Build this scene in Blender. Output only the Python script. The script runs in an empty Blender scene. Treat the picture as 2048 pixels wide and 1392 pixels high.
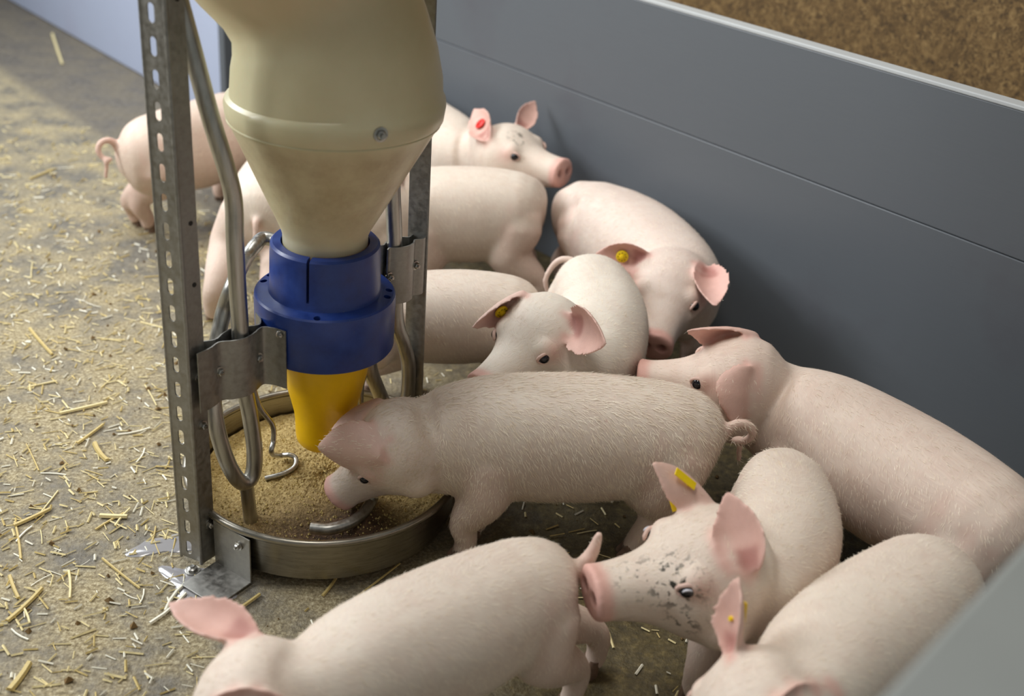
import bpy, bmesh, math, random
import numpy as np
from mathutils import Vector, Matrix, kdtree
from mathutils.bvhtree import BVHTree

random.seed(7); rng = np.random.default_rng(11)
scene = bpy.context.scene
COL = scene.collection
PI = math.pi

# ------------------------------------------------------------------ camera
cam_data = bpy.data.cameras.new('camera'); cam = bpy.data.objects.new('camera', cam_data); COL.objects.link(cam)
cam_data.sensor_width = 36.0; cam_data.lens = 36.0 * 2250 / 2048
cam_data.clip_start = 0.02; cam_data.clip_end = 60
cam.matrix_world = Matrix(((0.9957247, -0.0923706, 0.0, 0.29218), (0.0440754, 0.4751188, -0.8788171, -1.54059), (0.0811769, 0.8750599, 0.4771588, 1.17), (0, 0, 0, 1)))
cam_data.dof.use_dof = True; cam_data.dof.focus_distance = 1.78; cam_data.dof.aperture_fstop = 2.8
scene.camera = cam

# ------------------------------------------------------------------ world, lights, exposure
world = bpy.data.worlds.new('barn_air'); scene.world = world; world.use_nodes = True
bg = world.node_tree.nodes['Background']; bg.inputs[0].default_value = (0.97, 1.0, 0.98, 1); bg.inputs[1].default_value = 0.15

def area(name, loc, target, sx, sy, power, color):
    d = bpy.data.lights.new(name, 'AREA'); d.shape = 'RECTANGLE'; d.size = sx; d.size_y = sy; d.energy = power; d.color = color
    o = bpy.data.objects.new(name, d); COL.objects.link(o); o.location = loc
    o.rotation_euler = (Vector(target) - Vector(loc)).to_track_quat('-Z', 'Y').to_euler(); return o
area('window_daylight', (-2.7, 0.15, 1.95), (0.0, 0.3, 0.3), 1.5, 1.0, 62, (0.95, 0.98, 1.0))
area('window_daylight_back', (-2.0, 1.9, 2.2), (-0.3, 0.9, 0.2), 1.3, 1.0, 40, (0.93, 0.975, 1.0))
area('ceiling_tube_light', (-0.2, 0.25, 2.8), (0.0, 0.25, 0.0), 2.4, 0.5, 40, (1.0, 0.97, 0.91))

vs = scene.view_settings
vs.view_transform = 'Standard'; vs.look = 'None'; vs.gamma = 1.0; vs.exposure = 0.31; vs.use_curve_mapping = False

# ------------------------------------------------------------------ material helpers
def srgb(r, g, b):
    def c(v):
        v /= 255.0
        return v / 12.92 if v <= 0.04045 else ((v + 0.055) / 1.055) ** 2.4
    return (c(r), c(g), c(b), 1)
class NT:
    def __init__(s, name):
        s.m = bpy.data.materials.new(name); s.m.use_nodes = True; s.t = s.m.node_tree
        s.b = s.t.nodes['Principled BSDF']
    def n(s, kind, **kw):
        nd = s.t.nodes.new(kind)
        for k, v in kw.items():
            if k in nd.inputs: nd.inputs[k].default_value = v
            else: setattr(nd, k, v)
        return nd
    def l(s, a, b): s.t.links.new(a, b)
    def coord(s, kind='Object', scale=(1, 1, 1), rot=(0, 0, 0)):
        tc = s.n('ShaderNodeTexCoord'); mp = s.n('ShaderNodeMapping'); mp.inputs['Scale'].default_value = scale; mp.inputs['Rotation'].default_value = rot
        s.l(tc.outputs[kind], mp.inputs['Vector']); return mp.outputs['Vector']
    def noise(s, vec, scale, detail=4, rough=0.55):
        nd = s.n('ShaderNodeTexNoise'); nd.inputs['Scale'].default_value = scale; nd.inputs['Detail'].default_value = detail; nd.inputs['Roughness'].default_value = rough
        s.l(vec, nd.inputs['Vector']); return nd.outputs['Fac']
    def ramp(s, fac, stops):
        r = s.n('ShaderNodeValToRGB'); e = r.color_ramp.elements
        while len(e) < len(stops): e.new(0.5)
        for el, (p, c) in zip(e, stops): el.position = p; el.color = c if len(c) == 4 else (*c, 1)
        s.l(fac, r.inputs['Fac']); return r.outputs['Color']
    def mix(s, fac, a, b, mode='MIX'):
        m = s.n('ShaderNodeMix', data_type='RGBA', blend_type=mode)
        for sock, v in ((m.inputs[0], fac), (m.inputs[6], a), (m.inputs[7], b)):
            if hasattr(v, 'links'): s.l(v, sock)
            else: sock.default_value = v
        return m.outputs[2]
    def math(s, op, a, b=0.0):
        m = s.n('ShaderNodeMath', operation=op)
        for sock, v in ((m.inputs[0], a), (m.inputs[1], b)):
            if hasattr(v, 'links'): s.l(v, sock)
            else: sock.default_value = v
        return m.outputs[0]
    def bump(s, h, strength=0.3, dist=0.002):
        b = s.n('ShaderNodeBump'); b.inputs['Strength'].default_value = strength; b.inputs['Distance'].default_value = dist
        s.l(h, b.inputs['Height']); s.l(b.outputs['Normal'], s.b.inputs['Normal'])
    def set(s, **kw):
        for k, v in kw.items():
            k = k.replace('_', ' ')
            for nm in s.b.inputs.keys():
                if nm.lower() == k.lower():
                    if hasattr(v, 'links'): s.l(v, s.b.inputs[nm])
                    else: s.b.inputs[nm].default_value = v
        return s
W1 = (1, 1, 1, 1); K1 = (0, 0, 0, 1)

def mat_simple(name, col, rough=0.5, metal=0.0, var=0.12, scale=40, bump=0.1):
    m = NT(name); v = m.coord(); f = m.noise(v, scale)
    lo = tuple(c * (1 - var) for c in col[:3]) + (1,); hi = tuple(min(1, c * (1 + var)) for c in col[:3]) + (1,)
    m.set(Base_Color=m.ramp(f, [(0.3, lo), (0.7, hi)]), Roughness=rough, Metallic=metal)
    if bump: m.bump(f, bump, 0.001)
    return m.m

def mat_steel(name, col, rough, stretch=(30, 30, 3), dirt=0.35):
    m = NT(name); v = m.coord(scale=stretch); f = m.noise(v, 6, 5)
    v2 = m.coord(); d = m.noise(v2, 9, 6, 0.65)
    lo = tuple(c * 0.75 for c in col[:3]) + (1,)
    base = m.ramp(f, [(0.35, lo), (0.65, col)])
    dm = m.ramp(d, [(0.52, K1), (0.72, (dirt, dirt, dirt, 1))])
    m.set(Base_Color=m.mix(dm, base, srgb(112, 104, 88)), Metallic=1.0, Roughness=m.ramp(f, [(0.3, (rough * 0.8,) * 3), (0.7, (rough * 1.25,) * 3)]))
    m.bump(f, 0.08, 0.0005); return m.m
def mat_floor():
    m = NT('dusty_concrete'); v = m.coord()
    big = m.noise(v, 1.7, 5, 0.6); mid = m.noise(v, 9, 6, 0.65); fine = m.noise(v, 160, 3, 0.7); grit = m.noise(v, 60, 4, 0.7)
    dust = m.ramp(fine, [(0.3, srgb(104, 91, 66)), (0.5, srgb(156, 142, 110)), (0.70, srgb(204, 193, 162))])
    conc = m.ramp(grit, [(0.3, srgb(76, 71, 62)), (0.7, srgb(132, 126, 114))])
    cover = m.ramp(m.math('ADD', m.math('MULTIPLY', mid, 0.75), m.math('MULTIPLY', big, 0.35)), [(0.45, K1), (0.62, W1)])
    c1 = m.mix(cover, conc, dust)
    # greyer strip by the far panel and the dirty patch, shade painted in, under the animals
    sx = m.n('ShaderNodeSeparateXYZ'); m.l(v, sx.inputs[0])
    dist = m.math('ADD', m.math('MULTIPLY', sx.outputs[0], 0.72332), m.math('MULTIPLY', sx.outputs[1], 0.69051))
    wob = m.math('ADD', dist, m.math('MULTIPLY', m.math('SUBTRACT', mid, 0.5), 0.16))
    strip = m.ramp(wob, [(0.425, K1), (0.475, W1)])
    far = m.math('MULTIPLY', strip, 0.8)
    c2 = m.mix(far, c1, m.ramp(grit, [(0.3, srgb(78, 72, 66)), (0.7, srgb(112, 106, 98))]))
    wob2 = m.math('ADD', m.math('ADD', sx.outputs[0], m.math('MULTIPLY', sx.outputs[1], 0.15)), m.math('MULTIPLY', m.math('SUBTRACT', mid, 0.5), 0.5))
    damp_shade = m.ramp(wob2, [(0.02, K1), (0.38, W1)])
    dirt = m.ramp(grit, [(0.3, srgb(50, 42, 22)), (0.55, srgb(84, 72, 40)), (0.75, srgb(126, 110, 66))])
    c3 = m.mix(m.math('MULTIPLY', damp_shade, 0.9), c2, dirt)  # trodden dirt, darkened further to paint in the shade among the animals
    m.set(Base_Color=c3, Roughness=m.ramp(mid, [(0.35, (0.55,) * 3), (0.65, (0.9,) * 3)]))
    m.bump(m.math('ADD', fine, m.math('MULTIPLY', grit, 1.6)), 0.55, 0.004); return m.m
def mat_panel(name, c, stain):
    m = NT(name); v = m.coord(); f = m.noise(v, 2.2, 5, 0.6); g = m.noise(m.coord(scale=(3, 3, 120)), 5, 3)
    base = m.mix(m.ramp(g, [(0.35, (0.35,) * 3), (0.65, (0.65,) * 3)]), tuple(x * 0.95 for x in c[:3]) + (1,), tuple(x * 1.05 for x in c[:3]) + (1,))
    sm = m.ramp(f, [(0.52, K1), (0.70, (0.35,) * 3)])
    m.set(Base_Color=m.mix(sm, base, stain), Roughness=0.42); m.bump(g, 0.04, 0.0008); return m.m
def mat_osb():
    m = NT('chipboard'); v = m.coord(scale=(1, 1, 1))
    vo = m.n('ShaderNodeTexVoronoi'); vo.inputs['Scale'].default_value = 90; 
    wv = m.noise(v, 30, 3); mv = m.n('ShaderNodeMix', data_type='RGBA'); mv.inputs[0].default_value = 0.25
    m.l(v, mv.inputs[6]); m.l(wv, mv.inputs[7]); m.l(mv.outputs[2], vo.inputs['Vector'])
    sp = m.n('ShaderNodeSeparateXYZ'); m.l(vo.outputs['Color'], sp.inputs[0])
    f = m.noise(v, 55, 5, 0.7)
    c = m.ramp(m.math('ADD', m.math('MULTIPLY', sp.outputs[0], 0.45), m.math('MULTIPLY', f, 0.55)), [(0.22, srgb(58, 42, 22)), (0.45, srgb(100, 76, 42)), (0.62, srgb(122, 95, 56)), (0.85, srgb(160, 132, 86))])
    m.set(Base_Color=c, Roughness=0.8); m.bump(f, 0.3, 0.002); return m.m
def mat_skin(name, tint=(1, 1, 1), spots=False, mark=False):
    m = NT(name); v = m.coord()
    at = m.n('ShaderNodeAttribute', attribute_name='pink'); p = at.outputs['Fac']
    ad = m.n('ShaderNodeAttribute', attribute_name='dark'); dk = ad.outputs['Fac']
    a3 = m.n('ShaderNodeAttribute', attribute_name='coat'); uv = a3.outputs['Vector']
    n1 = m.noise(v, 7, 5, 0.6); n2 = m.noise(v, 34, 4, 0.65)
    su = m.n('ShaderNodeSeparateXYZ'); m.l(uv, su.inputs[0]); mp = m.n('ShaderNodeCombineXYZ')
    m.l(m.math('ADD', m.math('MULTIPLY', su.outputs[0], 150.0), m.math('MULTIPLY', su.outputs[1], 70.0)), mp.inputs[0])
    m.l(m.math('ADD', m.math('MULTIPLY', su.outputs[0], -11.0), m.math('MULTIPLY', su.outputs[1], 15.0)), mp.inputs[1])
    hair = m.n('ShaderNodeTexNoise'); hair.inputs['Scale'].default_value = 1.0; hair.inputs['Detail'].default_value = 3; m.l(mp.outputs[0], hair.inputs['Vector']); hf = hair.outputs['Fac']
    def T(r, g, b):
        c = srgb(r, g, b); return (c[0] * tint[0], c[1] * tint[1], c[2] * tint[2], 1)
    base = m.ramp(n1, [(0.3, T(208, 192, 178)), (0.55, T(219, 206, 192)), (0.75, T(228, 218, 204))])
    base = m.mix(m.ramp(n2, [(0.45, K1), (0.75, (0.35,) * 3)]), base, T(206, 178, 163))
    base = m.mix(m.ramp(hf, [(0.4, K1), (0.7, (0.32,) * 3)]), base, T(243, 232, 214))
    n3 = m.noise(v, 4.2, 4, 0.6)
    base = m.mix(m.ramp(n3, [(0.52, K1), (0.70, (0.38,) * 3)]), base, T(186, 162, 142))
    pk = m.ramp(n2, [(0.3, srgb(205, 132, 122)), (0.7, srgb(226, 164, 152))])
    base = m.mix(p, base, pk)
    base = m.mix(dk, base, srgb(96, 44, 40))
    if mark:      # scratches on the shoulder
        s = m.noise(m.coord(scale=(1, 1, 1)), 20, 3, 0.7)
        base = m.mix(m.ramp(s, [(0.70, K1), (0.78, (0.45,) * 3)]), base, srgb(176, 84, 76))
    am = m.n('ShaderNodeAttribute', attribute_name='dirt'); 
    sp = m.noise(v, 95, 3, 0.6)
    lim = m.math('MULTIPLY', am.outputs['Fac'], m.ramp(sp, [(0.54, K1), (0.60, W1)]))
    base = m.mix(lim, base, srgb(52, 50, 42))
    m.set(Base_Color=base, Roughness=0.55, Subsurface_Weight=0.08, Subsurface_Scale=0.008, Subsurface_Radius=(1.0, 0.5, 0.35), Specular_IOR_Level=0.3)
    m.bump(m.math('ADD', m.math('MULTIPLY', hf, 1.0), m.math('MULTIPLY', n2, 0.5)), 0.22, 0.002); return m.m
def mat_hair():
    m = NT('fine_bristles'); v = m.coord(); f = m.noise(v, 50, 2)
    m.set(Base_Color=m.ramp(f, [(0.3, srgb(226, 208, 184)), (0.7, srgb(250, 240, 222))]), Roughness=0.45); return m.m
def mat_feed():
    m = NT('feed_meal'); v = m.coord(); f = m.noise(v, 220, 3, 0.7); g = m.noise(v, 11, 4, 0.6)
    dry = m.ramp(f, [(0.3, srgb(128, 104, 56)), (0.5, srgb(176, 150, 92)), (0.72, srgb(214, 192, 134))])
    at = m.n('ShaderNodeAttribute', attribute_name='wet')
    wet = m.ramp(f, [(0.3, srgb(50, 33, 20)), (0.6, srgb(94, 67, 42)), (0.8, srgb(138, 106, 72))])
    m.set(Base_Color=m.mix(at.outputs['Fac'], dry, wet), Roughness=0.85); m.bump(m.math('ADD', f, g), 0.8, 0.004); return m.m
def mat_hopper():
    m = NT('cream_hopper_plastic'); v = m.coord(); f = m.noise(v, 5, 6, 0.65); g = m.noise(v, 22, 5, 0.7)
    c = m.ramp(f, [(0.3, srgb(204, 194, 154)), (0.7, srgb(218, 210, 174))])
    sx = m.n('ShaderNodeSeparateXYZ'); m.l(v, sx.inputs[0])
    low = m.ramp(sx.outputs[2], [(0.50, K1), (0.56, W1), (0.655, W1), (0.68, K1)])
    dm = m.math('MULTIPLY', low, m.ramp(g, [(0.35, (0.08,) * 3), (0.75, (0.6,) * 3)]))
    m.set(Base_Color=m.mix(dm, c, srgb(150, 122, 84)), Roughness=0.34, Subsurface_Weight=0.1, Subsurface_Scale=0.01); m.bump(g, 0.05, 0.001); return m.m
def mat_collar():
    m = NT('blue_plastic'); v = m.coord(); f = m.noise(v, 30, 5, 0.7); d = m.noise(v, 140, 3, 0.7)
    c = m.ramp(f, [(0.3, srgb(28, 50, 116)), (0.7, srgb(40, 68, 142))])
    m.set(Base_Color=m.mix(m.ramp(d, [(0.66, K1), (0.78, (0.35,) * 3)]), c, srgb(120, 118, 116)), Roughness=m.ramp(f, [(0.3, (0.28,) * 3), (0.7, (0.45,) * 3)])); return m.m
def mat_water():
    m = NT('puddle_water'); m.set(Base_Color=srgb(150, 148, 150), Roughness=0.13, Specular_IOR_Level=0.9); v = m.coord(); m.bump(m.noise(v, 14, 2), 0.05, 0.002); return m.m  # pale base colour paints the reflected light into the water film

M = dict(
    floor=mat_floor(), panel=mat_panel('grey_pvc_panel', srgb(93, 98, 104), srgb(79, 72, 80)), panel_daylit=mat_panel('daylit_blue_grey_panel', srgb(174, 183, 206), srgb(164, 158, 182)),  # left panel colour carries the blue tint and brightness of daylight
    cap=mat_simple('pale_panel_edge', srgb(182, 186, 188), 0.5, 0, 0.03, 12, 0), panel3=mat_panel('light_grey_panel', srgb(138, 142, 140), srgb(130, 132, 132)), osb=mat_osb(),
    steel=mat_steel('dull_stainless', srgb(192, 190, 184), 0.36), zinc=mat_steel('galvanised_zinc', srgb(168, 166, 161), 0.5, (20, 20, 20)), dish=mat_steel('dish_steel', srgb(168, 162, 150), 0.32, (5, 5, 60)),
    bolt=mat_steel('bolt_steel', srgb(190, 188, 182), 0.3, (9, 9, 9), 0.2),
    hopper=mat_hopper(), collar=mat_collar(), spout=mat_simple('yellow_plastic', srgb(250, 196, 4), 0.34, 0, 0.06, 30, 0.03), feed=mat_feed(), water=mat_water(),
    hair=mat_hair(), hoof=mat_simple('horn', srgb(116, 92, 76), 0.6, 0, 0.25, 60), eyeball=mat_simple('dark_eye', srgb(20, 18, 24), 0.08, 0, 0.1, 20, 0), sclera=mat_simple('eye_white', srgb(205, 205, 214), 0.2, 0, 0.05, 20, 0),
    lid=mat_simple('pink_eyelid', srgb(208, 176, 163), 0.6, 0, 0.1, 80), tag_y=mat_simple('yellow_tag', srgb(240, 206, 20), 0.4, 0, 0.05, 30, 0), tag_r=mat_simple('red_tag', srgb(226, 38, 28), 0.4, 0, 0.05, 30, 0),
    ink=mat_simple('black_print', srgb(30, 28, 26), 0.6, 0, 0.1, 30, 0),
    straw_a=mat_simple('straw_gold', srgb(200, 178, 116), 0.55, 0, 0.2, 90), straw_b=mat_simple('straw_pale', srgb(228, 212, 160), 0.5, 0, 0.15, 90), straw_c=mat_simple('straw_bleached', srgb(240, 236, 218), 0.45, 0, 0.08, 90),
    crumb=mat_simple('dry_crumb', srgb(112, 88, 52), 0.9, 0, 0.3, 50),
)

# ------------------------------------------------------------------ mesh helpers
class MB:
    def __init__(s): s.v = []; s.f = []
    def add(s, vs, fs):
        o = len(s.v); s.v += [tuple(float(c) for c in p) for p in vs]; s.f += [tuple(i + o for i in q) for q in fs]; return s
    def box(s, c, dx, dy, dz, ax=(1, 0, 0), ay=(0, 1, 0), az=(0, 0, 1)):
        c, ax, ay, az = (np.array(t, float) for t in (c, ax, ay, az))
        p = [c + ax * dx * i + ay * dy * j + az * dz * k for i in (-.5, .5) for j in (-.5, .5) for k in (-.5, .5)]
        return s.add(p, [(0, 1, 3, 2), (4, 6, 7, 5), (0, 4, 5, 1), (2, 3, 7, 6), (0, 2, 6, 4), (1, 5, 7, 3)])
    def rings(s, R, cap0=True, cap1=True):
        n = len(R[0]); o = len(s.v); vs = [p for r in R for p in r]; fs = []
        for i in range(len(R) - 1):
            for j in range(n):
                a = i * n + j; b = i * n + (j + 1) % n; fs.append((a, b, b + n, a + n))
        if cap0: fs.append(tuple(range(n))[::-1])
        if cap1: fs.append(tuple(range((len(R) - 1) * n, len(R) * n)))
        return s.add(vs, fs)
    def lathe(s, prof, n=48, c=(0, 0, 0), cap0=False, cap1=False):
        return s.rings([[(c[0] + r * math.cos(2 * PI * j / n), c[1] + r * math.sin(2 * PI * j / n), c[2] + z) for j in range(n)] for r, z in prof], cap0, cap1)
    def tube(s, pts, rad, n=14, closed=False):
        pts = [np.array(p, float) for p in pts]; N = len(pts)
        rad = [rad] * N if np.isscalar(rad) else rad
        T = []
        for i in range(N):
            t = (pts[(i + 1) % N] - pts[i - 1]) if closed else pts[min(i + 1, N - 1)] - pts[max(i - 1, 0)]
            T.append(t / (np.linalg.norm(t) + 1e-12))
        a = np.cross(T[0], (0, 0, 1)) if abs(T[0][2]) < .9 else np.cross(T[0], (1, 0, 0)); a /= np.linalg.norm(a)
        R = []
        for i in range(N):
            a = a - T[i] * np.dot(a, T[i]); a /= np.linalg.norm(a); b = np.cross(T[i], a)
            R.append([pts[i] + rad[i] * (a * math.cos(2 * PI * j / n) + b * math.sin(2 * PI * j / n)) for j in range(n)])
        if closed: R.append(R[0]); return s.rings(R, False, False)
        return s.rings(R)
    def mesh(s, name, smooth=True):
        me = bpy.data.meshes.new(name); me.from_pydata(s.v, [], s.f); me.validate(); me.update()
        bm = bmesh.new(); bm.from_mesh(me); bmesh.ops.remove_doubles(bm, verts=bm.verts, dist=1e-6); bmesh.ops.recalc_face_normals(bm, faces=bm.faces); bm.to_mesh(me); bm.free()
        if smooth:
            for p in me.polygons: p.use_smooth = True
            me.set_sharp_from_angle(angle=math.radians(38))
        return me
    def build(s, name, mat, parent=None, smooth=True, bevel=0):
        return obj(name, s.mesh(name, smooth), mat, parent, bevel)
def obj(name, me, mat, parent=None, bevel=0):
    o = bpy.data.objects.new(name, me); COL.objects.link(o)
    if mat is not None and not me.materials: me.materials.append(M[mat] if isinstance(mat, str) else mat)
    if parent is not None: o.parent = parent; o.matrix_parent_inverse = Matrix.Identity(4)
    if bevel:
        b = o.modifiers.new('bevel', 'BEVEL'); b.width = bevel; b.segments = 2; b.limit_method = 'ANGLE'
    return o
def empty(name, loc=(0, 0, 0)):
    o = bpy.data.objects.new(name, None); COL.objects.link(o); o.location = loc; o.empty_display_size = 0.05; return o
def tag(o, label=None, cat=None, group=None, kind=None):
    for k, v in (('label', label), ('category', cat), ('group', group), ('kind', kind)):
        if v: o[k] = v
    return o
def catmull(P, n):
    P = [np.array(p, float) for p in P]; P = [2 * P[0] - P[1]] + P + [2 * P[-1] - P[-2]]; out = []
    for i in range(1, len(P) - 2):
        for k in range(n):
            t = k / n; a, b, c, d = P[i - 1:i + 3]
            out.append(0.5 * ((2 * b) + (c - a) * t + (2 * a - 5 * b + 4 * c - d) * t * t + (3 * b - a - 3 * c + d) * t ** 3))
    out.append(P[-2]); return out
def apply_mods(o):
    dg = bpy.context.evaluated_depsgraph_get(); me = bpy.data.meshes.new_from_object(o.evaluated_get(dg)); o.modifiers.clear(); old = o.data; o.data = me; return o

# ------------------------------------------------------------------ setting: floor, walls, panels
WD = np.array([0.69051, -0.72332, 0.0]); WN = np.array([0.72332, 0.69051, 0.0]); W0 = np.array([-0.70114, 1.95136, 0.0])
Z = np.array([0, 0, 1.0])
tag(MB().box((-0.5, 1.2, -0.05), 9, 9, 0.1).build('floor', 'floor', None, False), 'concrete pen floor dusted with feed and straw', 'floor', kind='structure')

def slab(name, mat, p, along0, along1, z0, z1, th, parent=None, off=0.0, dirv=WD, nrm=WN, bevel=0.002):
    c = p + dirv * (along0 + along1) / 2 + nrm * (off + th / 2) + Z * (z0 + z1) / 2
    return MB().box(c, along1 - along0, th, z1 - z0, dirv, nrm, Z).build(name, mat, parent, False, bevel)
wr = empty('wall_right'); tag(wr, 'long grey plastic pen wall running along the right side', 'wall', kind='structure')
for z0, z1 in ((0.0, 0.4392), (0.4402, 0.686)): slab('plank', 'panel', W0, -0.6, 4.2, z0, z1, 0.035, wr, 0.2)
slab('top_cap', 'cap', W0, -0.6, 4.2, 0.686, 0.694, 0.037, wr, 0.199)
slab('seam_core', 'panel', W0, -0.6, 4.2, 0.40, 0.48, 0.02, wr, 0.206)
wl = empty('wall_left'); tag(wl, 'pen panel at the far left, pale blue-grey with daylight painted in, standing in front of the grey wall', 'wall', kind='structure')
slab('plank', 'panel_daylit', W0, -3.6, 0.0, 0.004, 0.46, 0.035, wl)
slab('plank', 'panel_daylit', W0, -3.6, 0.0, 0.462, 0.92, 0.035, wl)
slab('end_post', 'panel', W0, 0.0, 0.035, 0.0, 0.93, 0.05, wl, -0.006)
tag(slab('wall_back', 'osb', W0, -5, 6, 0.0, 2.6, 0.03, None, 0.95), 'brown chipboard wall behind the grey pen wall', 'wall', kind='structure')
# pen divider beside the camera, square to the wall
NDv = np.array([0.65734, 0.75359, 0.0]); NDn = np.array([0.75359, -0.65734, 0.0]); ND0 = np.array([0.62926, -0.95376, 0.0])
wn = empty('wall_near'); tag(wn, 'blurred light grey pen panel in the lower right corner, closest to the camera', 'panel', kind='structure')
slab('plank', 'panel3', ND0, -1.3, 0.86, 0.0, 0.37, 0.070, wn, 0.003, NDv, NDn); slab('plank', 'panel3', ND0, -1.3, 0.86, 0.372, 0.725, 0.070, wn, 0.003, NDv, NDn)
slab('top_cap', 'panel3', ND0, -1.3, 0.86, 0.725, 0.745, 0.076, wn, 0, NDv, NDn, bevel=0.004)

# ------------------------------------------------------------------ the feeder
FU = np.array([-0.6526, -0.7577, 0.0]); FS = np.array([0.7577, -0.6526, 0.0])    # towards the left post; sideways (towards the camera)
feeder = empty('pig_feeder'); tag(feeder, 'round dry feeder with cream hopper, blue collar, yellow spout and steel dish', 'feeder')

def ring_sec(cx, cy, cz, r, tilt, n=64, ry=None, tilt2=0.0):
    out = []
    for j in range(n):
        a = 2 * PI * j / n; x = r * math.cos(a); y = (ry or r) * math.sin(a)
        out.append((cx + x * math.cos(tilt), cy + y, cz + x * math.sin(tilt) + y * tilt2))
    return out
T = math.radians
HS = [(0, 0, .440, .0625, 0), (0, 0, .500, .0635, 0), (.001, 0, .512, .068, 0), (.013, 0, .676, .1480, T(1)), (.014, 0, .683, .1525, T(1)), (.0145, 0, .701, .1545, T(1.5)), (.015, 0, .709, .1530, T(2)), (.016, 0, .714, .1480, T(2.5)),
      (.016, 0, .735, .1465, T(4)), (.012, 0, .765, .1425, T(9)), (.006, 0, .795, .1360, T(15)), (-.001, 0, .822, .1320, T(20)), (-.010, 0, .846, .1360, T(22)), (-.022, 0, .878, .1530, T(21)), (-.036, 0, .920, .1780, T(16)), (-.045, 0, .975, .203, T(8)), (-.045, 0, 1.05, .220, 0), (-.045, 0, 1.15, .225, 0)]
h = MB(); o_ = [ring_sec(cx, cy, cz, r, t) for cx, cy, cz, r, t in HS]
i_ = [ring_sec(cx, cy, cz, r - .003, t) for cx, cy, cz, r, t in HS]
h.rings(o_ + i_[::-1] + [o_[0]], False, False)
hopper = h.build('hopper', 'hopper', feeder)
lip = MB(); lip.tube([(.013 + .1485 * math.cos(a), .1485 * math.sin(a), .6775 + .1485 * math.cos(a) * math.sin(T(1))) for a in [2 * PI * j / 64 for j in range(64)]], .0022, 8, True); lip.build('seam_ring', 'hopper', hopper)
def bolt(c, d, parent, r=.007, name='bolt'):
    c = np.array(c, float); d = np.array(d, float); d /= np.linalg.norm(d)
    m = MB(); a = np.cross(d, Z) if abs(d[2]) < .9 else np.array([1., 0, 0]); a /= np.linalg.norm(a); b = np.cross(d, a)
    def R(rr, t, n): return [c + d * t + rr * (a * math.cos(2 * PI * j / n) + b * math.sin(2 * PI * j / n)) for j in range(n)]
    m.rings([R(r * 1.45, -.001, 18), R(r * 1.45, .0015, 18), R(r * 1.1, .0018, 18)]); m.rings([R(r, .0015, 6), R(r, .0055, 6), R(r * .75, .0068, 6)]); m.rings([R(r * .45, .006, 10), R(r * .42, .0095, 10)])
    return m.build(name, 'bolt', parent)
bolt((.0145 + .1545 * math.cos(T(-58)), .1545 * math.sin(T(-58)), .699 + .155 * math.cos(T(-58)) * math.sin(T(1.5))), (math.cos(T(-58)), math.sin(T(-58)), 0), hopper, .007)

cm = MB()
cm.lathe([(.066, .455), (.066, .487), (.078, .487), (.0815, .4835), (.0825, .47), (.084, .412), (.086, .408), (.104, .405), (.1065, .4025), (.1075, .395), (.1065, .318), (.1045, .315), (.080, .315), (.066, .33), (.066, .455)], 72)
collar = cm.build('collar', 'collar', feeder)
cut = MB(); ca = T(-97); d = np.array([math.cos(ca), math.sin(ca), 0]); cut.box(d * .082 + Z * .458, .06, .0042, .075, d, np.cross(Z, d), Z)
for a, r in ((T(162), .0965), (T(176), .0965), (T(9), .0965), (T(-5), .0965), (T(-86), .0985)):
    cut.add(*(lambda c: ([(c[0] + .0055 * math.cos(2 * PI * j / 16), c[1] + .0055 * math.sin(2 * PI * j / 16), z) for z in (.385, .42) for j in range(16)],
        [tuple(range(16))[::-1], tuple(range(16, 32))] + [(j, (j + 1) % 16, 16 + (j + 1) % 16, 16 + j) for j in range(16)]))((r * math.cos(a), r * math.sin(a))))
co = cut.build('cutter', None, None, False); bo = collar.modifiers.new('cut', 'BOOLEAN'); bo.operation = 'DIFFERENCE'; bo.object = co; bo.solver = 'EXACT'
apply_mods(collar); bpy.data.objects.remove(co)
collar.data.set_sharp_from_angle(angle=T(35))
MB().lathe([(.064, .32), (.073, .32), (.0735, .312), (.066, .26), (.055, .215), (.0495, .19), (.048, .175), (.0475, .15), (.046, .138), (.042, .132), (.036, .133), (.0445, .16), (.0455, .19), (.064, .26), (.064, .32)], 64).build('spout', 'spout', feeder)

# dish
RIM = .092
dm = MB(); dm.lathe([(.0001, .012), (.19, .012), (.212, .02), (.2195, RIM - .004), (.2215, RIM - .004), (.2145, .018), (.20, .006), (.0001, .006)], 96); dish = dm.build('dish', 'dish', feeder)
MB().tube([(.2225 * math.cos(2 * PI * j / 96), .2225 * math.sin(2 * PI * j / 96), RIM) for j in range(96)], .0062, 12, True).build('rolled_rim', 'dish', dish)

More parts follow.
